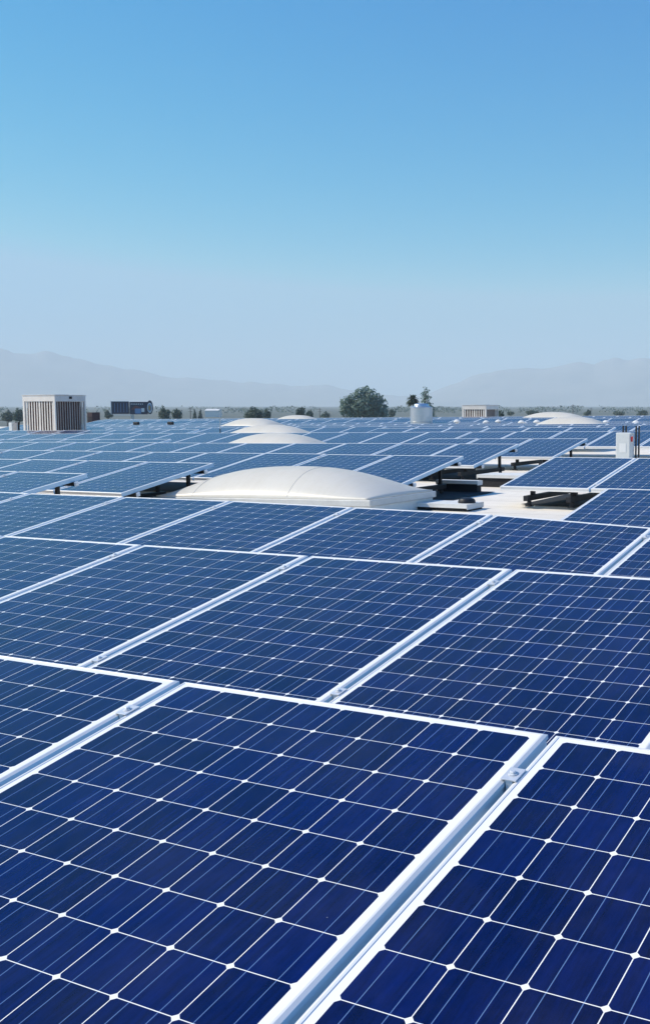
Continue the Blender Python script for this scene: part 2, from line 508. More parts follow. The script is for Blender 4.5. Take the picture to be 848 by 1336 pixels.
ORD = ['zeroth', 'first', 'second', 'third', 'fourth', 'fifth', 'sixth', 'seventh', 'eighth', 'ninth', 'tenth', 'eleventh', 'twelfth', 'thirteenth', 'fourteenth', 'fifteenth', 'sixteenth', 'seventeenth', 'eighteenth', 'nineteenth', 'twentieth',
       'twenty-first', 'twenty-second', 'twenty-third', 'twenty-fourth', 'twenty-fifth', 'twenty-sixth', 'twenty-seventh', 'twenty-eighth', 'twenty-ninth', 'thirtieth', 'thirty-first', 'thirty-second', 'thirty-third', 'thirty-fourth', 'thirty-fifth', 'thirty-sixth', 'thirty-seventh', 'thirty-eighth', 'thirty-ninth', 'fortieth']


def xpix(px, r):                   # world x of the point of row r's high edge seen in photo column px
    Y, a, b = ROW[r]
    x = 0.0
    for _ in range(12):
        q = proj((x, Y, a + b * x))[0]; q2 = proj((x + .01, Y, a + b * (x + .01)))[0]
        x += (px - q) / (q2 - q) * .01
    return x


def block(r, left=None, right=None, off=None):
    """list of panel start x for a run of panels; one end fixed by a photo column, the other too or open to the frame"""
    if off is not None:
        base = off
    elif right is not None:
        base = xpix(right, r) - PW1
    else:
        base = xpix(left, r) - PW0
    lo = xpix(left, r) - 0.3 if left is not None else -1e9
    hi = xpix(right, r) + 0.3 if right is not None else 1e9
    out = []
    for k in range(-90, 60):
        x = base + k * PITCHX
        if x + PW0 < lo or x + PW1 > hi: continue
        Y, a, b = ROW[r]
        ok = False
        for u in np.linspace(PW0, PW1, 5):
            for t in np.linspace(0, PT1, 5):
                p = proj((x + u, Y - t * CT, a + b * (x + u) - t * ST))
                if p[2] > 0.05 and 1 < p[0] < 847 and p[1] < 1335: ok = True
        if ok: out.append(x)
    return out


RUNS = {
    1: [block(1, off=0.0)], 2: [block(2, off=0.0297)], 3: [block(3, off=0.011)],
    4: [block(4, right=113), block(4, left=790)],
    5: [block(5, right=278)],
    6: [block(6, right=603.8), block(6, left=722)],
    7: [block(7, right=676)],
    8: [block(8, right=223.6), block(8, left=555.4, right=766)],
    9: [block(9, off=xpix(270.8, 9))],
    10: [block(10, right=260), block(10, left=495, right=803)],
    11: [block(11, off=xpix(464.8, 11), left=116)],
    12: [block(12, off=xpix(500, 12), left=116)],
    13: [block(13, off=xpix(590, 13), left=30)],
    14: [block(14, off=xpix(470, 14), left=20, right=536)] + [block(14, left=566)],
    15: [block(15, off=xpix(434, 15), left=122, right=536)] + [block(15, left=566)],
    16: [block(16, off=xpix(440, 16), left=122)],
    17: [block(17, off=xpix(450, 17), left=140)],
}
SPECIAL = {
    (6, 'R0'): 'solar panel with its whole front edge showing over black bars and bare white roof',
    (7, 'end'): 'solar panel jutting past its row on a black post with a dangling cable',
    (6, 'end'): 'solar panel ending its row just behind the right end of the big cream skylight',
    (5, 'end'): 'solar panel ending its row just left of the big cream skylight',
    (4, 'end'): 'solar panel at left whose raised corner shows one white rail cap beneath',
    (4, 'R0'): 'lone nearer solar panel at right edge, bare roof and black bars to its left',
}
ROWNAME = {r: ORD[r] for r in ROW}


def orient(Y, a, b, x):
    ex = Vector((1, 0, b)).normalized()
    ey = Vector((0, CT, ST)); ey = (ey - ex * ey.dot(ex)).normalized()
    n = ex.cross(ey)
    m = Matrix((ex, ey, n)).transposed().to_4x4()
    m.translation = Vector((x, Y, a + b * x))
    return m


def kid(name, key, parent, loc=(0, 0, 0)):
    o = bpy.data.objects.new(name, PM[key]); COL.objects.link(o); o.parent = parent; o.location = loc
    return o


def make_panel(r, x, label, left_open, right_open, supports):
    Y, a, b = ROW[r]
    if r == 3:                         # this row follows a slight sag of the roof
        z0_, z1_ = np.interp([x + PW0, x + PW1], *LINE[r])
        b = float(z1_ - z0_) / (PW1 - PW0); a = float(z0_) - b * (x + PW0)
    root = empty('solar_panel')
    jit = random.uniform(-0.004, 0.004) if r > 3 else 0.0
    m = orient(Y, a + jit, b, x)
    root.matrix_world = m
    tag(root, label, 'solar panel', 'rows of tilted solar panels on the roof')
    kid('glass', 'laminate', root); kid('frame', 'frame', root)
    if r <= 9:
        for t in TR:
            if r <= 6 and not right_open:
                kid('mid_clamp', 'mid_clamp', root, (RX, -t, 0))
            key = 'rail_end' if right_open else 'rail_start' if left_open else 'rail'
            if r > 3 or right_open or left_open or r == 1:
                ro = kid('rail', key, root, (0, -t, 0))
                if right_open: kid('end_cap', 'end_cap', ro, (PW1 + 0.03, 0, 0))
                if left_open: kid('end_cap', 'end_cap', ro, (PW0 - 0.062, 0, 0))
    if supports:
        for xx in (0.30, 0.82):
            kid('base_beam', 'base_beam', root, (xx, 0, 0)); kid('leg', 'rear_leg', root, (xx, 0, 0)); kid('leg', 'front_leg', root, (xx, 0, 0))
            kid('foot', 'foot_front', root, (xx, 0, 0)); kid('foot', 'foot_rear', root, (xx, 0, 0))
    return root


PANELS = {}
for r in sorted(RUNS):
    cnt = 0
    for bi, run in enumerate(RUNS[r]):
        for i, x in enumerate(run):
            cnt += 1
            last = i == len(run) - 1
            lo = bi > 0 and i == 0
            ro = last and ((bi < len(RUNS[r]) - 1) or r in (5, 7, 8, 10))
            if r in (14, 15): lo = ro = False
            sp = (ro and r in (4, 5, 6, 7, 8)) or (r == 6 and bi == 1) or (r == 4 and bi == 1) or (r == 5 and last) or (r == 7 and i >= len(run) - 2)
            lab = None
            if ro and r < 8 and bi == 0: lab = SPECIAL.get((r, 'end'))
            if lo and bi == 1: lab = SPECIAL.get((r, 'R0'))
            if lab is None:
                lab = f'blue solar panel, {ORD[cnt]} from left in the {ROWNAME[r]} row from the front'
            PANELS[(r, bi, i)] = make_panel(r, x, lab, lo, ro, sp)

# black cable loop dangling below the panel that juts out
pv = PANELS[(7, 0, len(RUNS[7][0]) - 1)]
pts = []
for k in range(25):
    s = k / 24
    pts.append(loc_from_roof(0.86 + 0.30 * s, -0.30 - 0.55 * s + 0.05 * math.sin(9 * s), -0.16 - 0.30 * (1 - (2 * s - 1) ** 2) ** 0.6 - 0.16 * s))
MB().tube(pts, 0.007, 8).build('cable', M['black'], pv, smooth=True)

# ------------------------------------------------------------------ warehouse: roof deck, parapet, walls
ware = empty('warehouse', (-20, 18, GROUND))
tag(ware, 'long low warehouse whose white coated roof carries the solar rows', 'warehouse')
XS = list(np.arange(-72, 16.1, 1.0)); YS = [-9.0] + [ROW[k][0] for k in sorted(ROW)] + [45.2]
YY = sorted(set(list(np.round(YS, 3)) + list(np.arange(-9, 45.3, 0.75))))
off = Vector((-20, 18, GROUND))
vs = [(x - off.x, y - off.y, roof_z(x, y) - off.z) for y in YY for x in XS]
nx = len(XS)
fs = [(j * nx + i, j * nx + i + 1, (j + 1) * nx + i + 1, (j + 1) * nx + i) for j in range(len(YY) - 1) for i in range(nx - 1)]
link('roof_deck', mesh_from(vs, fs, 'roof_deck', True), M['roof'], ware)
# black sheets added on the roof to paint the deep shade under the panels
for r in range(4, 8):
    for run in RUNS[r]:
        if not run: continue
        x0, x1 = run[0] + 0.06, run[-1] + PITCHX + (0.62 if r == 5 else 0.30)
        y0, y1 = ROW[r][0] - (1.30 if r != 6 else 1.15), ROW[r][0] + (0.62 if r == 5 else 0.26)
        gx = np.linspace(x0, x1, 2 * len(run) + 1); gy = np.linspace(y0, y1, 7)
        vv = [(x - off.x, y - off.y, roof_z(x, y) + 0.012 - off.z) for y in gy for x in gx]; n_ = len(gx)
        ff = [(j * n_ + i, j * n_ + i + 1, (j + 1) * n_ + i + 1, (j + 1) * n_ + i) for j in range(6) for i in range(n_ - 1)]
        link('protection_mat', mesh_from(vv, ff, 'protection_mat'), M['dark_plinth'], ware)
b = MB()
for (x0, x1, y0, y1) in ((-72.3, 16.3, 45.2, 45.5), (-72.3, 16.3, -9.3, -9.0), (-72.3, -72.0, -9.0, 45.2), (16.0, 16.3, -9.0, 45.2)):
    b.box(x0 - off.x, x1 - off.x, y0 - off.y, y1 - off.y, 0.0, -0.9 - off.z - 0.6)
b.build('wall', M['concrete'], ware)
b = MB()
for i in range(nx - 1):
    za, zb = roof_z(XS[i], 45.2) + 0.06, roof_z(XS[i + 1], 45.2) + 0.06
    xa, xb = XS[i] - off.x, XS[i + 1] - off.x; ya, yb = 45.0 - off.y, 45.5 - off.y
    z0 = -2.0 - off.z
    b.add([(xa, ya, z0), (xb, ya, z0), (xb, yb, z0), (xa, yb, z0), (xa, ya, za - off.z), (xb, ya, zb - off.z), (xb, yb, zb - off.z), (xa, yb, za - off.z)],
          [(4, 5, 6, 7), (0, 1, 5, 4), (2, 3, 7, 6)])
b.build('parapet', M['white_metal'], ware)

# ------------------------------------------------------------------ skylights
def skylight(c, half_x, half_y, rise, curb_top, label, seams=True, slope=0.0):
    """cream pillow dome on a galvanised curb; c = centre, curb_top = height of the curb's upper edge"""
    zr = min(roof_z(c[0] + i * half_x, c[1] + j * half_y) for i in (-1, 1) for j in (-1, 1)) - 0.02
    root = empty('skylight', (c[0], c[1], zr))
    tag(root, label, 'skylight', 'cream dome skylights between the solar rows')
    root.rotation_euler = (0, -math.atan(slope), 0)
    ct = curb_top - zr
    NX, NY = 64, 40
    def h(u, v):
        fu = max(0.0, 1 - abs(u) ** 2.5); fv = max(0.0, 1 - abs(v) ** 2.3)
        return rise * (fu ** 0.95) * (fv ** 0.85) + 0.012
    vs = []; fs = []
    for j in range(NY + 1):
        for i in range(NX + 1):
            u, v = -1 + 2 * i / NX, -1 + 2 * j / NY
            vs.append((u * half_x * 0.985, v * half_y * 0.985, ct + h(u, v)))
    for j in range(NY):
        for i in range(NX):
            k = j * (NX + 1) + i
            fs.append((k, k + 1, k + NX + 2, k + NX + 1))
    n0 = len(vs)
    ring = [i for i in range(NX + 1)] + [(j * (NX + 1) + NX) for j in range(1, NY + 1)] + [NY * (NX + 1) + i for i in range(NX - 1, -1, -1)] + [j * (NX + 1) for j in range(NY - 1, 0, -1)]
    for q in ring:
        x, y, z = vs[q]; vs.append((x, y, ct - 0.004))
    for i in range(len(ring)):
        j = (i + 1) % len(ring)
        fs.append((ring[i], n0 + i, n0 + j, ring[j]))
    dome = link('dome', mesh_from(vs, fs, 'dome', True), M['acrylic'], root)
    if seams:
        for u0 in (-0.62, 0.28):
            pts = [(u0 * half_x + 0.0, v * half_y * 0.985, ct + h(u0, v) + 0.0005) for v in np.linspace(-1, 1, 41)]
            MB().tube(pts, 0.0022, 6).build('seam', M['seam'], dome, smooth=True)
    b = MB()
    hx, hy = half_x + 0.012, half_y + 0.012
    b.box(-hx, hx, -hy, -hy + 0.03, ct - 0.075, ct - 0.006); b.box(-hx, hx, hy - 0.03, hy, ct - 0.075, ct - 0.006); b.box(-hx, -hx + 0.03, -hy + 0.031, hy - 0.031, ct - 0.075, ct - 0.006); b.box(hx - 0.03, hx, -hy + 0.031, hy - 0.031, ct - 0.075, ct - 0.006)
    b.build('rim', M['rim'], root, bevel=0.008)
    b = MB(); b.box(-hx + 0.03, hx - 0.03, -hy + 0.03, hy - 0.03, 0.0, ct - 0.077)
    b.build('curb', M['white_metal'], root, bevel=0.006)
    return root


def xat(px, Y, z):
    x = 0.0
    for _ in range(14):
        q = proj((x, Y, z))[0]; q2 = proj((x + .01, Y, z))[0]
        x += (px - q) / (q2 - q) * .01
    return x


# big near skylight in the gap of rows four and five
y0, y1, zc = 7.35, 8.74, -0.255
pl, pr = at(202, 647.5, y0), at(483, 652, y0)
xl, xr = pl.x, pr.x
skylight(((xl + xr) / 2, (y0 + y1) / 2), (xr - xl) / 2, (y1 - y0) / 2, 0.31, (pl.z + pr.z) / 2, 'large cream dome skylight nearest the camera, grey metal rim at its right end', True, (pr.z - pl.z) / (xr - xl))
SW = (xr - xl) / 2


def far_skylight(px, pw, top, Y, label):
    c = at(px, top, Y)
    half = pw / 2 * depth(c) / F / math.cos(YAW) * 0.93
    skylight((c.x, Y), half, 0.66, 0.30, c.z - 0.312, label, False)


far_skylight(362, 142, 565.0, 16.6, 'second cream dome skylight, right behind the big one')
far_skylight(354, 116, 554.0, 22.3, 'third cream dome skylight in the file, a flat arc behind the second')
far_skylight(331, 82, 545.6, 28.6, 'small cream dome in the left file just below the round dark tree')
far_skylight(388, 62, 541.6, 41.0, 'farthest cream dome of the left file, at the roof edge')
far_skylight(746, 96, 543.6, 29.4, 'nearer of two cream domes at the far right')
far_skylight(722, 86, 537.6, 40.5, 'farther of two cream domes at right, against the skyline')

# ------------------------------------------------------------------ bare white trays where panels are missing
def tray(px0, px1, py, Y, w, h, label, clear=0.12, base=(0.0, 1.0)):
    """a pressed white cover on a dark plinth that is set back under it"""
    p = at(px0, py, Y); q = at(px1, py, Y)
    zr = roof_z((p.x + q.x) / 2, Y) - 0.01
    Ln = (q.x - p.x)
    root = empty('cable_tray', ((p.x + q.x) / 2, Y, zr))
    tag(root, label, 'cable tray', 'white trays on the bare roof')
    root.rotation_euler = (0, -math.atan(ROW[6][2]), 0)
    b = MB(); z0 = clear
    b.box(-Ln / 2, Ln / 2, -w / 2, w / 2, z0 + h - 0.012, z0 + h)
    b.box(-Ln / 2, Ln / 2, -w / 2, -w / 2 + 0.006, z0 + h - 0.045, z0 + h - 0.0125); b.box(-Ln / 2, Ln / 2, w / 2 - 0.006, w / 2, z0 + h - 0.045, z0 + h - 0.0125)
    b.build('cover', M['white_metal'], root)
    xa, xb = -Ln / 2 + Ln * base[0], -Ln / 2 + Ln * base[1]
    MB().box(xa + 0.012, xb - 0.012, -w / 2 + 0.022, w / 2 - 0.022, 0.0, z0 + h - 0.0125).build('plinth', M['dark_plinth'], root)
    for x in (-Ln / 2, Ln / 2 - 0.004):
        MB().box(x - 0.002, x + 0.006, -w / 2 + 0.01, w / 2 - 0.01, z0 + h - 0.06, z0 + h - 0.013).build('end_plate', M['white_metal'], root)
    return root


tray(548, 620, 634, 8.55, 0.42, 0.06, 'long white tray on bare roof between the big skylight and the bare edged panel', 0.03)
tray(572, 626, 617, 10.6, 0.16, 0.09, 'short white tray in the dark gap behind the end of the sixth row', 0.08)
tray(632, 700, 603, 11.6, 0.50, 0.12, 'broad white tray with an open dark end beside the jutting panel', 0.06)
tray(745, 803, 594, 13.2, 0.26, 0.12, 'white tray running up to the left side of the grey switch box', 0.06)
tray(752, 848, 586, 15.3, 0.22, 0.10, 'white tray passing behind the grey switch box', 0.10)
tray(828, 868, 595, 13.2, 0.26, 0.12, 'white tray at right of the grey switch box, cut by the picture edge', 0.06)

p = at(606, 632, 8.5); b = MB()
b.lathe([(0.10, 0.0), (0.10, 0.02), (0.085, 0.045), (0.04, 0.06), (0.001, 0.062)], 20)
o = b.build('drain_cap', M['black'], None, smooth=True)
o.location = (p.x, 8.55, roof_z(p.x, 8.5) + 0.082)
tag(o, 'small dark round cap lying on the long white tray', 'cap')

# ------------------------------------------------------------------ switch boxes
def switch_box(px0, px1, ptop, pbot, Y, d, label, full=True, side=1):
    A = at(px0, ptop, Y); B = at(px1, ptop, Y); C = at(px0, pbot, Y)
    w = B.x - A.x; zr = roof_z(A.x, Y)
    root = empty('switch_box', ((A.x + B.x) / 2, Y, zr)); tag(root, label, 'switch box', 'grey electrical switch boxes on the roof')
    zt, zb = A.z - zr, C.z - zr
    MB().box(-w / 2, w / 2, 0, d, zb, zt).build('body', M['grey_box'], root, bevel=0.008)
    dr = MB().box(-w / 2 + 0.012, w / 2 - 0.012, -0.014, -0.001, zb + 0.015, zt - 0.015).build('door', M['grey_box'], root, bevel=0.004)
    if full:
        MB().box(-0.055, 0.05, -0.0175, -0.015, zb + (zt - zb) * 0.26, zb + (zt - zb) * 0.60).build('label_plate', M['label'], dr)
        s = MB(); s.box(w / 2 + 0.001, w / 2 + 0.02, 0.0, 0.04, zt - 0.13, zt - 0.06); s.bar((w / 2 + 0.02, 0.0, zt - 0.10), (w / 2 + 0.032, -0.03, zt - 0.055), 0.02); s.build('switch_handle', M['red'], root, bevel=0.004)
        MB().box(-w / 2 - 0.01, -w / 2 - 0.001, 0.03, 0.05, zb + 0.08, zb + 0.13).build('hinge', M['galv'], root)
    for x in (-w / 2 + 0.05, w / 2 + 0.02):
        for k in (0, 1):
            MB().box(x + k * 0.045 - 0.009, x + k * 0.045 + 0.009, d + 0.002, d + 0.03, 0, zt + (0.10 if full else 0.02)).build('post', M['black'], root)
    return root


switch_box(803, 822.5, 564.5, 599, 13.0, 0.16, 'grey electrical switch box with red handle and dark posts, far right')
switch_box(12.2, 16.5, 551.5, 567, 23.6, 0.22, 'small pale box with dark side standing left of the big white condenser', False)

# ------------------------------------------------------------------ air conditioners
def condenser(px0, px1, ptop, Y, depth_y, label, nslat=11, mid=True):
    A = at(px0, ptop, Y); B = at(px1, ptop, Y)
    w = B.x - A.x; zr = min(roof_z(A.x, Y), roof_z(B.x, Y))
    root = empty('air_conditioner', ((A.x + B.x) / 2, Y + depth_y / 2, zr)); tag(root, label, 'air conditioner', 'air conditioning units on the roof')
    zt = B.z - zr; hx, hy = w / 2, depth_y / 2
    b = MB()
    top = 0.13 * (zt) if mid else 0.2 * zt
    b.box(-hx, hx, -hy, hy, zt - top, zt - 0.02); b.box(-hx - 0.02, hx + 0.02, -hy - 0.02, hy + 0.02, zt - 0.018, zt)
    for i in (-1, 1):
        for j in (-1, 1):
            x0, x1 = sorted((i * hx, i * (hx - 0.09))); y0, y1 = sorted((j * hy, j * (hy - 0.055)))
            b.box(x0, x1, y0, y1, 0.12, zt - top - 0.002)
    b.box(-hx, hx, -hy, hy, 0.0, 0.118)
    b.build('casing', M['ac_white'], root, bevel=0.006)
    MB().box(-hx + 0.12, hx - 0.12, -hy + 0.12, hy - 0.12, 0.12, zt - top - 0.01).build('coil', M['coil'], root)
    def grille(axis, sgn):
        g = MB(); sw = 0.050 if axis == 'x' else 0.011
        L_ = (hx if axis == 'x' else hy)
        n = nslat
        for k in range(n):
            c = -L_ + 0.10 + (2 * L_ - 0.20) * (k + 0.5) / n
            ww = sw if k != n // 2 else sw * 1.6
            o_ = (hy if axis == 'x' else hx)
            a_, b_ = sorted((sgn * (o_ - 0.03), sgn * (o_ - 0.042)))
            if axis == 'x': g.box(c - ww / 2, c + ww / 2, a_, b_, 0.12, zt - top - 0.003)
            else: g.box(a_, b_, c - ww / 2, c + ww / 2, 0.12, zt - top - 0.003)
        zz = 0.12 + (zt - top - 0.12) * 0.22
        o_ = (hy if axis == 'x' else hx)
        a_, b_ = sorted((sgn * (o_ - 0.008), sgn * (o_ - 0.028)))
        if mid:
            if axis == 'x': g.box(-hx + 0.092, hx - 0.092, a_, b_, zz - 0.018, zz + 0.018)
            else: g.box(a_, b_, -hy + 0.092, hy - 0.092, zz - 0.018, zz + 0.018)
        g.build('grille', M['ac_white'], root)
    grille('x', -1); grille('x', 1); grille('y', -1); grille('y', 1)
    f = MB(); f.lathe([(min(hx, hy) * 0.72, zt + 0.001), (min(hx, hy) * 0.72, zt + 0.014), (min(hx, hy) * 0.66, zt + 0.014), (min(hx, hy) * 0.66, zt + 0.001)], 32)
    f.build('fan_guard', M['galv'], root)
    if mid:
        MB().box(hx + 0.001, hx + 0.012, -0.06, 0.06, zt - top * 0.62, zt - top * 0.25).build('badge', M['black'], root)
    return root


Yac = 23.6
xc = at(71.8, 515, Yac).x
yy = Yac
for _ in range(60):
    if proj((xc, yy, 0.5))[0] > 112.6: break
    yy += 0.05
condenser(29.5, 71.8, 515, Yac, yy - Yac, 'tall white slatted condenser unit at far left, its right side dark')
Yb = 43.4
xc2 = at(634, 528, Yb).x; yy2 = Yb
for _ in range(90):
    if proj((xc2, yy2, 0.5))[0] > 649.5: break
    yy2 += 0.05
condenser(602.5, 634, 528.3, Yb, min(yy2 - Yb, 1.5), 'low white slatted condenser at the far roof edge, right of the steel vent', 9, False)
# dark small unit right of the tall condenser
p = at(119, 538, 44.0); zr = roof_z(p.x, 44.0)
root = empty('air_conditioner', (p.x, 44.2, zr)); tag(root, 'small dark unit on the far roof edge right of the tall condenser', 'air conditioner', 'air conditioning units on the roof')
MB().box(-0.22, 0.22, -0.3, 0.3, 0, p.z - zr).build('casing', M['maroon'], root, bevel=0.01)
b = MB()
for k in range(6): b.box(-0.2, 0.2, -0.312, -0.301, 0.1 + k * 0.1, 0.15 + k * 0.1)
b.build('grille', M['black'], root)

# ------------------------------------------------------------------ steel vent, rod, black blocks for shaded panel corners
Yv = 33.2
A = at(535.3, 531.5, Yv); B = at(563.8, 531.5, Yv); C = at(549.5, 526.3, Yv)
rv = (B.x - A.x) / 2 * math.cos(YAW); zr = roof_z(C.x, Yv)
root = empty('roof_vent', (C.x, Yv, zr)); tag(root, 'round shiny steel roof vent with domed cap under the tall ragged tree', 'vent')
zt = C.z - zr; zs = A.z - zr
MB().lathe([(rv, 0.0), (rv, zs - 0.03), (rv * 1.02, zs - 0.028), (rv * 1.02, zs)], 48).build('drum', M['steel'], root, smooth=True)
MB().lathe([(rv * 0.99, zs + 0.002), (rv * 0.84, zs + 0.03), (rv * 0.70, zs + 0.05), (rv * 0.68, zt - 0.05), (rv * 0.6, zt - 0.015), (rv * 0.3, zt), (0.002, zt)], 48).build('cap', M['steel'], root, smooth=True)
b = MB(); b.lathe([(rv * 1.004, zs * 0.48), (rv * 1.012, zs * 0.485), (rv * 1.012, zs * 0.50), (rv * 1.004, zs * 0.505)], 48); b.build('band', M['galv'], root, smooth=True)

p = at(287, 537.5, 20.6); zr = roof_z(p.x, 20.6)
root = empty('lightning_rod', (p.x, 20.6, zr)); tag(root, 'thin dark upright rod standing left of the far skylights', 'rod')
MB().lathe([(0.017, 0.0), (0.015, (p.z - zr) * 0.55)], 10).build('tube', M['black'], root, smooth=True)
MB().lathe([(0.012, (p.z - zr) * 0.55 + 0.001), (0.009, p.z - zr)], 10).build('tip', M['galv'], root, smooth=True)
MB().lathe([(0.07, 0.0), (0.07, 0.015), (0.03, 0.05)], 14).build('foot', M['galv'], root)

for px, py, Y, lab in ((176.5, 553.5, 31.5, 'small black cable fitting on a bent stalk, left of the other one'), (221, 553.3, 31.5, 'small black cable fitting in the gap, right of the other one')):
    p = at(px, py, Y); zr = roof_z(p.x, Y)
    root = empty('cable_fitting', (p.x, Y, zr)); tag(root, lab, 'fitting', 'black cable fittings in the far aisle')
    hz = max(0.25, p.z - zr)  # black block stands in for a far panel corner and its shadow
    MB().tube([(0, 0, 0), (0, 0, hz * 0.6), (0.05, 0, hz * 0.85), (0.1, 0, hz)], 0.03, 8).build('stalk', M['black'], root, smooth=True)
    MB().box(-0.06, 0.22, -0.06, 0.06, hz - 0.03, hz + 0.10).build('head', M['black'], root, bevel=0.02)

# small white hooded pipe vents in the far aisle
for i, px in enumerate((596, 634, 680, 684.5, 700, 742, 779, 790, 829, 650)):
    Y = 31.8 + 0.5 * (i % 2); py = [551, 552, 552, 554.3, 551.5, 551.5, 553.5, 552, 552.5, 551][i]
    p = at(px, py, Y); zr = roof_z(p.x, Y)
    root = empty('pipe_vent', (p.x, Y, zr))
    tag(root, f'small white pipe vent, {ORD[sorted((596, 634, 680, 684.5, 700, 742, 779, 790, 829, 650)).index(px) + 1]} from left in the far aisle', 'vent', 'small white pipe vents in the far aisle')
    MB().lathe([(0.05, 0.0), (0.05, max(0.2, p.z - zr))], 12).build('pipe', M['white_metal'], root, smooth=True)
    MB().lathe([(0.12, max(0.2, p.z - zr) + 0.001), (0.13, max(0.2, p.z - zr) + 0.03), (0.06, max(0.2, p.z - zr) + 0.09), (0.001, max(0.2, p.z - zr) + 0.1)], 14).build('hood', M['white_metal'], root, smooth=True)

# ------------------------------------------------------------------ ground and hills
b = MB(); R_ = 26000
g = mesh_from([(-R_, -6000, GROUND), (R_, -6000, GROUND), (R_, R_, GROUND), (-R_, R_, GROUND)], [(0, 1, 2, 3)])
tag(link('ground', g, M['ground']), kind='structure')


def smooth_noise(xs, seed, octs):
    r = np.random.default_rng(seed); out = np.zeros_like(xs)
    for f, a in octs:
        n = int((xs.max() - xs.min()) * f) + 4
        k = r.normal(size=n + 2)
        t = (xs - xs.min()) * f; i = t.astype(int); q = t - i; q = q * q * (3 - 2 * q)
        out += a * (k[i] * (1 - q) + k[i + 1] * q)
    return out


def hills(name, dist, prof, seed, spread):
    px = np.linspace(prof[0][0], prof[-1][0], 260)
    top = np.interp(px, [a for a, _ in prof], [b for _, b in prof])
    jag = smooth_noise(px, seed, ((0.02, 1.6), (0.06, 1.0), (0.15, 0.4)))
    NR = 26
    vs = []; fs = []
    wide = np.linspace(px[0] - 600, px[-1] + 600, 2400)
    na = smooth_noise(wide, seed + 10, ((0.016, 1.0), (0.05, 0.6))); nb = smooth_noise(wide, seed + 11, ((0.022, 0.9), (0.07, 0.5)))
    n2 = [0.6 * np.interp(px + j * 9.0, wide, na) + 0.6 * np.interp(px - j * 6.0, wide, nb) for j in range(NR)]
    for j in range(NR):
        s = j / (NR - 1)                         # 0 front foot .. 0.62 crest .. 1 back foot
        q_ = min(1.0, s / 0.62) if s <= 0.62 else 1.0
        soft = np.convolve(np.pad(top, 12, mode='edge'), np.ones(25) / 25, mode='valid')
        line_ = soft + (top + jag - soft) * q_ ** 4
        for i, x in enumerate(px):
            crest = max(0.0, (HOR - line_[i]) / F * dist * math.cos(math.atan((x - PX) / F)) + CAMP.z - GROUND)
            if s <= 0.62:
                q = s / 0.62; hh = crest * (q ** 1.25) * (1 + 0.07 * n2[j][i] * math.sin(math.pi * q))
                dd = dist - spread * (1 - q)
            else:
                q = (s - 0.62) / 0.38; hh = crest * (1 - q); dd = dist + spread * 0.7 * q
            p, d = far(x, dd)
            vs.append((p.x, p.y, GROUND - 1.0 + max(0, hh)))
    n = len(px)
    for j in range(NR - 1):
        for i in range(n - 1):
            fs.append((j * n + i, j * n + i + 1, (j + 1) * n + i + 1, (j + 1) * n + i))
    tag(link(name, mesh_from(vs, fs, name, True), M['hills']), kind='structure')


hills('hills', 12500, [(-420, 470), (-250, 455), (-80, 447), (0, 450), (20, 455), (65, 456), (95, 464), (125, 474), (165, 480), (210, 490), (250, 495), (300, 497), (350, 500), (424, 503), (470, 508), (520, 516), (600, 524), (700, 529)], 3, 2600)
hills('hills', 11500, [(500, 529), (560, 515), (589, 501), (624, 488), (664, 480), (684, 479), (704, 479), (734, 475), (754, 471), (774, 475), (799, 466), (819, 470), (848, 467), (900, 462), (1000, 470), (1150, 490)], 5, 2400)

# ------------------------------------------------------------------ trees
def crown_mesh(lobes, n, leaf, seed, droop=0.0):
    """many small leaf-clump faces spread through irregular lobes"""
    r = np.random.default_rng(seed); vs = []; fs = []
    vol = np.array([a * b * c for (_, _, _, a, b, c) in lobes]); vol = vol / vol.sum()
    for k in range(n):
        cx, cy, cz, a, b_, c = lobes[r.choice(len(lobes), p=vol)]
        d = r.normal(size=3); d /= np.linalg.norm(d)
        rad = r.uniform(0.35, 1.06) ** 0.6
        bump = 1 + 0.16 * math.sin(5 * d[0] + 3 * d[2] + cx) * math.cos(4 * d[1] + cz)
        p = np.array([cx + d[0] * a * rad * bump, cy + d[1] * b_ * rad * bump, cz + d[2] * c * rad * bump])
        nn = d * 0.95 + np.array([0, 0, 0.25]) + r.normal(size=3) * 0.55; nn /= np.linalg.norm(nn)
        u = np.cross(nn, r.normal(size=3)); u /= np.linalg.norm(u); w = np.cross(nn, u)
        s = leaf * r.uniform(0.55, 1.35)
        i0 = len(vs)
        vs += [p - u * s * .5, p + w * s * .34, p + u * s * .5, p - w * s * .34]
        fs.append((i0, i0 + 1, i0 + 2, i0 + 3))
    return mesh_from(vs, fs, 'crown')


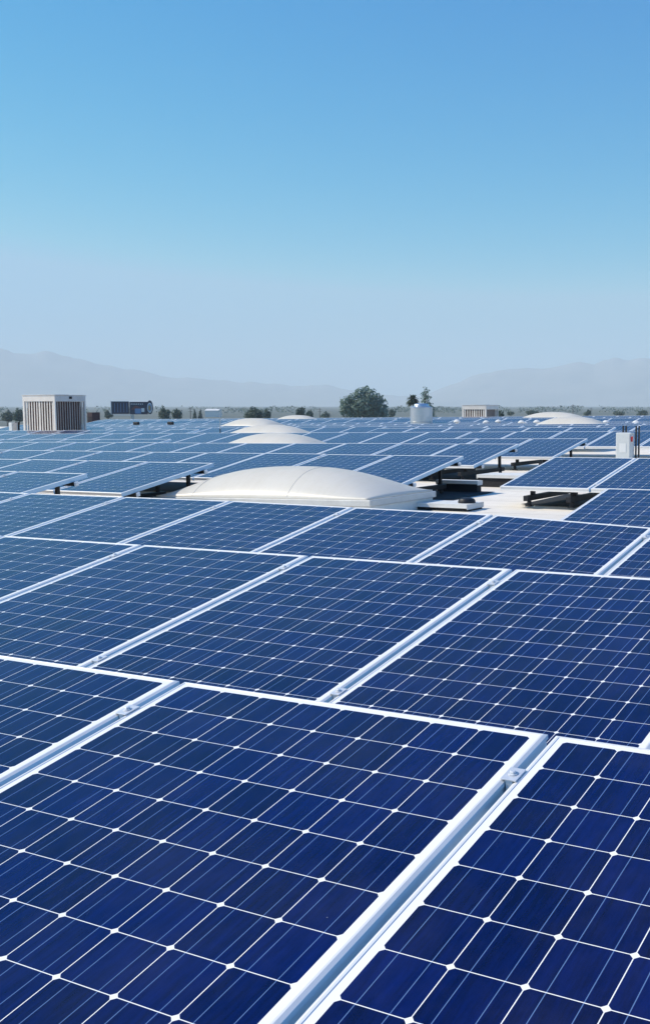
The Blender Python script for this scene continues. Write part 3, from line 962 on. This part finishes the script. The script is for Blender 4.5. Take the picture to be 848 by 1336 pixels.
def tree(name, px, dist, toppy, wpx, label, cat='tree', mat='leaf_dark', lobes=None, n=1500, leaf=0.5, seed=1, group=None, trunk_h=0.35, tr=0.25):
    p, d = far(px, dist)
    dep = depth((p.x, p.y, CAMP.z))
    H = (HOR - toppy) * dep / F + CAMP.z - GROUND
    Wd = wpx * dep / F
    root = empty(name, (p.x, p.y, GROUND), math.atan2(RT.y, RT.x)); tag(root, label, cat, group)
    if lobes is None:
        r = np.random.default_rng(seed + 50)
        lobes = []
        for k in range(9):
            a = r.uniform(0.16, 0.27)
            lobes.append((r.uniform(-0.5 + a, 0.5 - a), r.uniform(-.25, .25), r.uniform(0.42, 0.97 - a * 0.7), a, a, a * r.uniform(.6, .9)))
        lobes.append((0, 0, 0.62, 0.36, 0.34, 0.22)); lobes.append((r.uniform(-.1, .1), 0, 0.84, 0.17, .17, 0.15))
    lb = [(x * Wd, y * Wd, z * H, a * Wd, b_ * Wd, c * H) for x, y, z, a, b_, c in lobes]
    link('crown', crown_mesh(lb, n, leaf, seed), M[mat], root)
    t = MB(); t.tube([(0, 0, 0), (0.02 * Wd, 0, H * trunk_h * .5), (-0.01 * Wd, 0, H * trunk_h), (0.03 * Wd, 0, H * (trunk_h + .3))], tr, 9, tr * .35)
    rr = np.random.default_rng(seed + 9)
    for k in range(6):
        x, y, z, a, b_, c = lb[k % len(lb)]
        t.tube([(0, 0, H * trunk_h * rr.uniform(.7, 1.2)), (x * .5, y * .5, z * .75), (x, y, z)], tr * .4, 6, tr * .1)
    t.build('trunk', M['bark'], root, smooth=True)
    return root


big = [(-0.36, 0, .60, .13, .14, .17), (-0.30, .05, .50, .17, .18, .22), (-.22, -.05, .70, .13, .14, .13), (-.06, 0, .80, .17, .17, .14), (.03, .05, .86, .12, .13, .12), (.13, -.05, .74, .16, .18, .17), (.24, 0, .62, .17, .18, .2), (.33, .02, .48, .15, .17, .2), (.39, 0, .36, .10, .12, .15), (.0, -.1, .55, .25, .2, .22), (-.40, -.02, .42, .09, .10, .12), (-.14, .1, .45, .2, .2, .2), (.15, .1, .42, .22, .2, .2)]
tree('leafy_tree', 475, 400, 502.5, 66, 'biggest tree on the skyline, broad grey green rounded crown', mat='leaf_grey', lobes=big, n=4000, leaf=1.05, seed=4, tr=.7, trunk_h=.3)
tall = [(.02, 0, .95, .22, .2, .035), (.1, 0, .88, .32, .3, .05), (-.05, 0, .82, .38, .3, .045), (.1, 0, .75, .42, .35, .05), (.0, 0, .66, .36, .3, .05), (.35, 0, .60, .35, .3, .06), (.5, 0, .5, .35, .3, .08), (.1, 0, .5, .4, .3, .1), (.45, 0, .36, .45, .35, .12)]
tree('ragged_tree', 554, 370, 503.5, 17, 'tall narrow ragged tree rising above the steel roof vent', mat='leaf_grey', lobes=tall, n=620, leaf=0.75, seed=8, tr=.33, trunk_h=.6)
# palm left of it
p, d = far(538.5, 235); dep = depth((p.x, p.y, CAMP.z)); H = (HOR - 520.5) * dep / F + CAMP.z - GROUND
root = empty('palm_tree', (p.x, p.y, GROUND), math.atan2(RT.y, RT.x)); tag(root, 'small palm with round shaggy head left of the tall ragged tree', 'tree')
MB().tube([(0, 0, 0), (.08, 0, H * .5), (0, 0, H)], .22, 10, .16).build('trunk', M['bark'], root, smooth=True)
vs = []; fs = []; r = np.random.default_rng(3)
for k in range(170):
    az = r.uniform(0, 6.283); el = r.uniform(-0.9, 1.35); Lf = r.uniform(1.4, 2.0)
    d0 = Vector((math.cos(az) * math.cos(el), math.sin(az) * math.cos(el), math.sin(el)))
    side = d0.cross(Vector((0, 0, 1))).normalized()
    prev = None
    for q in range(6):
        s = q / 5; c = d0 * Lf * s + Vector((0, 0, H - 0.40 * s * s * Lf)); wv = 0.24 * math.sin(math.pi * min(1, s * .9 + .1)) + .02
        vs += [c - side * wv, c + side * wv]
        if q: i0 = len(vs); fs.append((i0 - 4, i0 - 3, i0 - 1, i0 - 2))
link('crown', mesh_from(vs, fs, 'crown'), M['leaf_dark'], root)

g = 'trees along the skyline'
tree('leafy_tree', 9, 520, 534, 20, 'low dark tree at the far left picture edge', seed=11, n=700, leaf=1.0, group=g)
tree('leafy_tree', 25, 480, 531, 17, 'dark tree half hidden by the left side of the tall condenser', seed=12, n=700, leaf=0.9, group=g)
tree('leafy_tree', 141, 560, 534.5, 14, 'faint tree just left of the billboard', seed=13, n=500, leaf=1.0, group=g)
tree('leafy_tree', 215, 430, 529.5, 19, 'pointed dark tree right of the billboard', seed=14, n=900, leaf=0.8, group=g)
tree('leafy_tree', 231, 450, 532.5, 15, 'rounder dark tree beside the pointed one right of the billboard', seed=15, n=800, leaf=0.8, group=g)
cone = [(0, 0, .2 + .1 * k, .48 - .052 * k, .48 - .052 * k, .09) for k in range(8)]
tree('conifer', 254, 640, 533.0, 6.5, 'left one of two bluish pointed conifers', lobes=cone, seed=16, n=500, leaf=0.8, group=g)
tree('conifer', 261.5, 640, 532.5, 7, 'right one of two bluish pointed conifers', lobes=cone, seed=17, n=500, leaf=0.8, group=g)
tree('leafy_tree', 332, 400, 529.5, 34, 'round dark tree behind the small left file dome', seed=18, n=1600, leaf=0.75, group=g)
tree('leafy_tree', 348, 420, 532.0, 14, 'small dark tree on the right shoulder of the round one', seed=19, n=700, leaf=0.75, group=g)
tree('leafy_tree', 393, 430, 530.0, 18, 'dark bushy tree above the farthest left file dome', seed=20, n=700, leaf=0.8, group=g)
tree('leafy_tree', 404, 470, 534.0, 14, 'low shrubby tree right of the farthest left file dome', seed=21, n=500, leaf=0.8, group=g)
tree('leafy_tree', 425, 560, 536.0, 16, 'low dark tree between left file dome and biggest tree', seed=22, n=500, leaf=0.9, group=g)
tree('leafy_tree', 512, 620, 533.0, 12, 'faint low tree right of the biggest tree', seed=23, n=400, leaf=0.9, group=g)
tree('leafy_tree', 653, 300, 533.0, 9, 'small dark tree at the right side of the low condenser', seed=24, n=500, leaf=0.6, group=g)
tree('leafy_tree', 694, 720, 534.5, 22, 'hazy broad tree behind the farther right dome', seed=25, n=700, leaf=1.1, group=g)
tree('leafy_tree', 666, 800, 536, 10, 'hazy small tree between low condenser and right domes', seed=26, n=300, leaf=1.1, group=g)
tree('leafy_tree', 766, 760, 534.0, 12, 'hazy upright tree right of the farther right dome', seed=27, n=400, leaf=1.1, group=g)
tree('leafy_tree', 806, 820, 535.5, 20, 'hazy wide tree above the switch box', seed=28, n=500, leaf=1.1, group=g)
tree('leafy_tree', 838, 800, 534.5, 16, 'hazy tree at the right picture edge', seed=29, n=500, leaf=1.1, group=g)

# far tree line that reads as one mass
r = np.random.default_rng(77); vs = []; fs = []
xs_ = np.arange(-60, 910, 0.9)
hh = 5.2 + smooth_noise(xs_, 5, ((0.03, 1.3), (0.12, 1.3), (0.4, 0.8)))
clump = 0.35 + smooth_noise(xs_, 21, ((0.025, 0.45), (0.09, 0.4), (0.3, 0.25)))
for i, x in enumerate(xs_):
    if clump[i] < -0.15: continue
    for k in range(4 + int(9 * max(0, clump[i]))):
        dist = 1300 * (4.5 ** r.uniform(0, 1))
        p, d = far(x + r.normal() * .6, dist)
        top = max(2.0, hh[i]) * 1.25
        z = GROUND + top * r.uniform(0, 1)
        s = r.uniform(1.6, 3.4)
        u = r.normal(size=3); u /= np.linalg.norm(u); w = np.cross(u, r.normal(size=3)); w /= np.linalg.norm(w)
        c = np.array([p.x, p.y, z]); i0 = len(vs)
        vs += [c - u * s * .5, c + w * s * .4, c + u * s * .5, c - w * s * .4]; fs.append((i0, i0 + 1, i0 + 2, i0 + 3))
tag(link('distant_trees', mesh_from(vs, fs, 'distant_trees'), M['leaf_dark']), 'low hazy tree line along the whole horizon', 'trees', kind='stuff')

# ------------------------------------------------------------------ billboard, poles, far buildings
p, d = far(172, 330); dep = depth((p.x, p.y, CAMP.z)); mpp = dep / F
root = empty('billboard', (p.x, p.y, GROUND), math.atan2(RT.y, RT.x)); tag(root, 'dark two panel roadside billboard with round emblem at its upper right', 'billboard')
def bx_px(x0, x1, ya, yb): return (x0 - 172) * mpp, (x1 - 172) * mpp, (HOR - yb) * mpp + CAMP.z - GROUND, (HOR - ya) * mpp + CAMP.z - GROUND
def panel_px(name, x0, x1, ya, yb, y0, y1, mat, par):
    a, b_, c, e = bx_px(x0, x1, ya, yb)
    return MB().box(a, b_, y0, y1, c, e).build(name, mat, par)
lb = panel_px('left_board', 146, 168.6, 524, 540, -0.2, 0.2, M['navy'], root)
b = MB()
for (x0, x1, ya, yb) in ((145.2, 146, 523.2, 540.8), (146, 168.6, 523.3, 523.9)):
    a, b_, c, e = bx_px(x0, x1, ya, yb); b.box(a, b_, -0.25, 0.2, c, e)
b.build('frame', M['print_white'], lb)
b = MB()
for k in range(5):
    x = 150 + k * 4; a, b_, c, e = bx_px(x, x + .5, 526, 538); b.box(a, b_, -0.23, -0.205, c, e)
b.build('print', M['print_blue'], lb)
rb = panel_px('right_board', 169.6, 193, 524.3, 540.5, -0.2, 0.2, M['navy'], root)
b = MB(); a, b_, c, e = bx_px(171, 190, 529.5, 534.5)
b.add([(a, -.23, c), (b_, -.23, c), (b_ - 2.5, -.23, e), (a + 1.2, -.23, e), (a, -.205, c), (b_, -.205, c), (b_ - 2.5, -.205, e), (a + 1.2, -.205, e)], [(0, 1, 2, 3), (7, 6, 5, 4), (0, 4, 5, 1), (1, 5, 6, 2), (2, 6, 7, 3), (3, 7, 4, 0)])
b.build('print', M['print_red'], rb)
panel_px('print', 176.5, 184.5, 533, 539.5, -.26, -.235, M['print_blue'], rb)
panel_px('print', 185, 189, 532.5, 537.5, -.26, -.235, M['print_white'], rb)
b = MB()
for k in range(7):
    a, b_, c, e = bx_px(171.5 + k * 2.4, 172.8 + k * 2.4, 526.6, 527.8); b.box(a, b_, -.23, -.205, c, e)
b.build('print', M['print_white'], rb)
em = empty('emblem_pivot'); bpy.data.objects.remove(em)
def disc(name, cx, cy, rx, ry, y, mat, par):
    a, _, c, _2 = bx_px(cx, cx, cy, cy); vs = [(a, y, c)]; n = 36
    for k in range(n): t = 6.28318 * k / n; vs.append((a + rx * mpp * math.cos(t), y, c + ry * mpp * math.sin(t)))
    for k in range(n): t = 6.28318 * k / n; vs.append((a + rx * mpp * math.cos(t), y + .12, c + ry * mpp * math.sin(t)))
    fs = [(0, 1 + k, 1 + (k + 1) % n) for k in range(n)] + [(1 + k, 1 + n + k, 1 + n + (k + 1) % n, 1 + (k + 1) % n) for k in range(n)]
    return link(name, mesh_from(vs, fs, name), mat, par)
e0 = disc('emblem', 196.3, 531.4, 4.2, 9.0, -.42, M['navy'], root)
disc('print', 196.3, 532, 3.2, 6.6, -.55, M['print_white'], e0); disc('print', 196.3, 532, 2.3, 4.9, -.68, M['print_blue'], e0); disc('print', 196.3, 532, 1.5, 3.2, -.81, M['print_gold'], e0)
panel_px('catwalk', 149.5, 173, 541.0, 541.8, -1.1, -0.3, M['print_white'], root)
a, b_, c, e = bx_px(168, 171, 541, 541)
MB().tube([(0, 0.5, 0), (0, 0.5, c)], 0.55, 16).build('post', M['galv'], root, smooth=True)

for px, dist, top, lab in ((248.5, 600, 531.5, 'thin lattice utility pole left of the two conifers'), (417, 620, 532, 'thin utility pole left of the biggest tree'), (747, 700, 527.5, 'tall thin utility pole above the right domes'), (770.5, 760, 532, 'thin hazy utility pole right of the right domes')):
    p, d = far(px, dist); dep = depth((p.x, p.y, CAMP.z)); H = (HOR - top) * dep / F + CAMP.z - GROUND
    root = empty('utility_pole', (p.x, p.y, GROUND), math.atan2(RT.y, RT.x)); tag(root, lab, 'pole', 'utility poles on the skyline')
    MB().tube([(0, 0, 0), (0, 0, H)], .28, 8, .16).build('pole', M['wood'], root, smooth=True)
    b = MB()
    for q in (0.8, 2.2): b.bar((-1.2, 0, H - q), (1.2, 0, H - q), .18)
    b.build('crossarm', M['wood'], root)
for px, wp, dist, h, lab in ((276, 17, 900, 5.2, 'small white flat building far off beyond the conifers'),):
    p, d = far(px, dist); w_ = wp * depth((p.x, p.y, 0)) / F
    root = empty('shed', (p.x, p.y, GROUND), math.atan2(RT.y, RT.x)); tag(root, lab, 'building', 'far low buildings')
    MB().box(-w_ / 2, w_ / 2, 0, 14, 0, h).build('wall', M['white_metal'], root)
    b = MB(); b.add([(-w_ / 2 - .4, -.4, h), (w_ / 2 + .4, -.4, h), (w_ / 2 + .4, 14.4, h), (-w_ / 2 - .4, 14.4, h), (-w_ / 2 - .4, 7, h + 1.4), (w_ / 2 + .4, 7, h + 1.4)], [(0, 1, 5, 4), (2, 3, 4, 5), (0, 4, 3), (1, 2, 5), (3, 2, 1, 0)])
    b.build('roof', M['white_metal'], root)

# ------------------------------------------------------------------ haze
HAZE = 1.4e-4
hz = MB().box(-27000, 27000, -6100, 27000, GROUND - 1.0, 700).build('haze', None)
m = bpy.data.materials.new('valley_haze'); m.use_nodes = True; nt = m.node_tree; nt.nodes.clear()
o_ = nt.nodes.new('ShaderNodeOutputMaterial'); pvn = nt.nodes.new('ShaderNodeVolumePrincipled')
pvn.inputs['Color'].default_value = (0.83, 0.94, 1.0, 1); pvn.inputs['Density'].default_value = HAZE; pvn.inputs['Anisotropy'].default_value = 0.0
nt.links.new(pvn.outputs[0], o_.inputs['Volume']); hz.data.materials.append(m)
tag(hz, 'pale blue haze filling the valley', 'haze', kind='stuff')

# ------------------------------------------------------------------ light
SUN_EL, SUN_AZ = math.radians(41), None
sdir = Vector((-0.92, -0.39, 0)).normalized()          # horizontal direction towards the sun
S = Vector((sdir.x * math.cos(SUN_EL), sdir.y * math.cos(SUN_EL), math.sin(SUN_EL)))
sl = bpy.data.lights.new('sun', 'SUN'); sl.energy = 4.7; sl.angle = math.radians(0.53); sl.color = (1.0, 0.90, 0.74)
so = bpy.data.objects.new('sun', sl); COL.objects.link(so)
so.rotation_euler = (-S).to_track_quat('-Z', 'Y').to_euler(); so.location = (0, 0, 50)
w = bpy.data.worlds.new('World'); scene.world = w; w.use_nodes = True
nt = w.node_tree; nt.nodes.clear()
out = nt.nodes.new('ShaderNodeOutputWorld'); bg = nt.nodes.new('ShaderNodeBackground'); sky = nt.nodes.new('ShaderNodeTexSky')
sky.sky_type = 'NISHITA'; sky.sun_disc = False; sky.sun_elevation = SUN_EL
sky.sun_rotation = math.atan2(S.x, S.y)
sky.altitude = 0; sky.air_density = 1.0; sky.dust_density = 0.0; sky.ozone_density = 6.0
bg.inputs['Strength'].default_value = 0.15
# clear deep blue autumn sky: raise the saturation of the sky texture as the camera's picture style does
SKY_GRADE = ((3.2, 0.10), (1.1, 1.68), (0.45, 4.0))
def vmul(a, k):
    n = nt.nodes.new('ShaderNodeVectorMath'); n.operation = 'MULTIPLY'; nt.links.new(a, n.inputs[0]); n.inputs[1].default_value = k; return n.outputs[0]
sep = nt.nodes.new('ShaderNodeSeparateColor'); cmb = nt.nodes.new('ShaderNodeCombineColor')
nt.links.new(vmul(sky.outputs[0], (1 / 1.1, 1 / 2.14, 1 / 4.04)), sep.inputs[0])
for i, (g_, k_) in enumerate(SKY_GRADE):
    nt.links.new(mth(nt, 'MULTIPLY', mth(nt, 'POWER', mth(nt, 'MINIMUM', sep.outputs[i], (2.6, 2.08, 2.2)[i]), g_), k_), cmb.inputs[i])
nt.links.new(cmb.outputs[0], bg.inputs[0]); nt.links.new(bg.outputs[0], out.inputs[0])

# ------------------------------------------------------------------ camera and render settings
cd = bpy.data.cameras.new('camera'); co = bpy.data.objects.new('camera', cd); COL.objects.link(co)
cd.sensor_fit = 'VERTICAL'; cd.sensor_height = 36.0; cd.lens = F / 1336 * 36.0
cd.shift_x = (424 - PX) / 1336; cd.shift_y = (PY - 668) / 1336
cd.clip_start = 0.05; cd.clip_end = 90000
mw = Matrix((RT, UP, -FW)).transposed().to_4x4(); mw.translation = CAMP
co.matrix_world = mw
scene.camera = co
scene.render.engine = 'CYCLES'
scene.cycles.use_denoising = True
try: scene.cycles.denoiser = 'OPENIMAGEDENOISE'
except Exception: pass
scene.cycles.max_bounces = 8
scene.cycles.volume_bounces = 2
scene.render.resolution_x, scene.render.resolution_y = 649, 1024
vw = scene.view_settings
vw.view_transform = 'Standard'; vw.look = 'None'; vw.exposure = 0.18; vw.gamma = 1.0; vw.use_curve_mapping = False
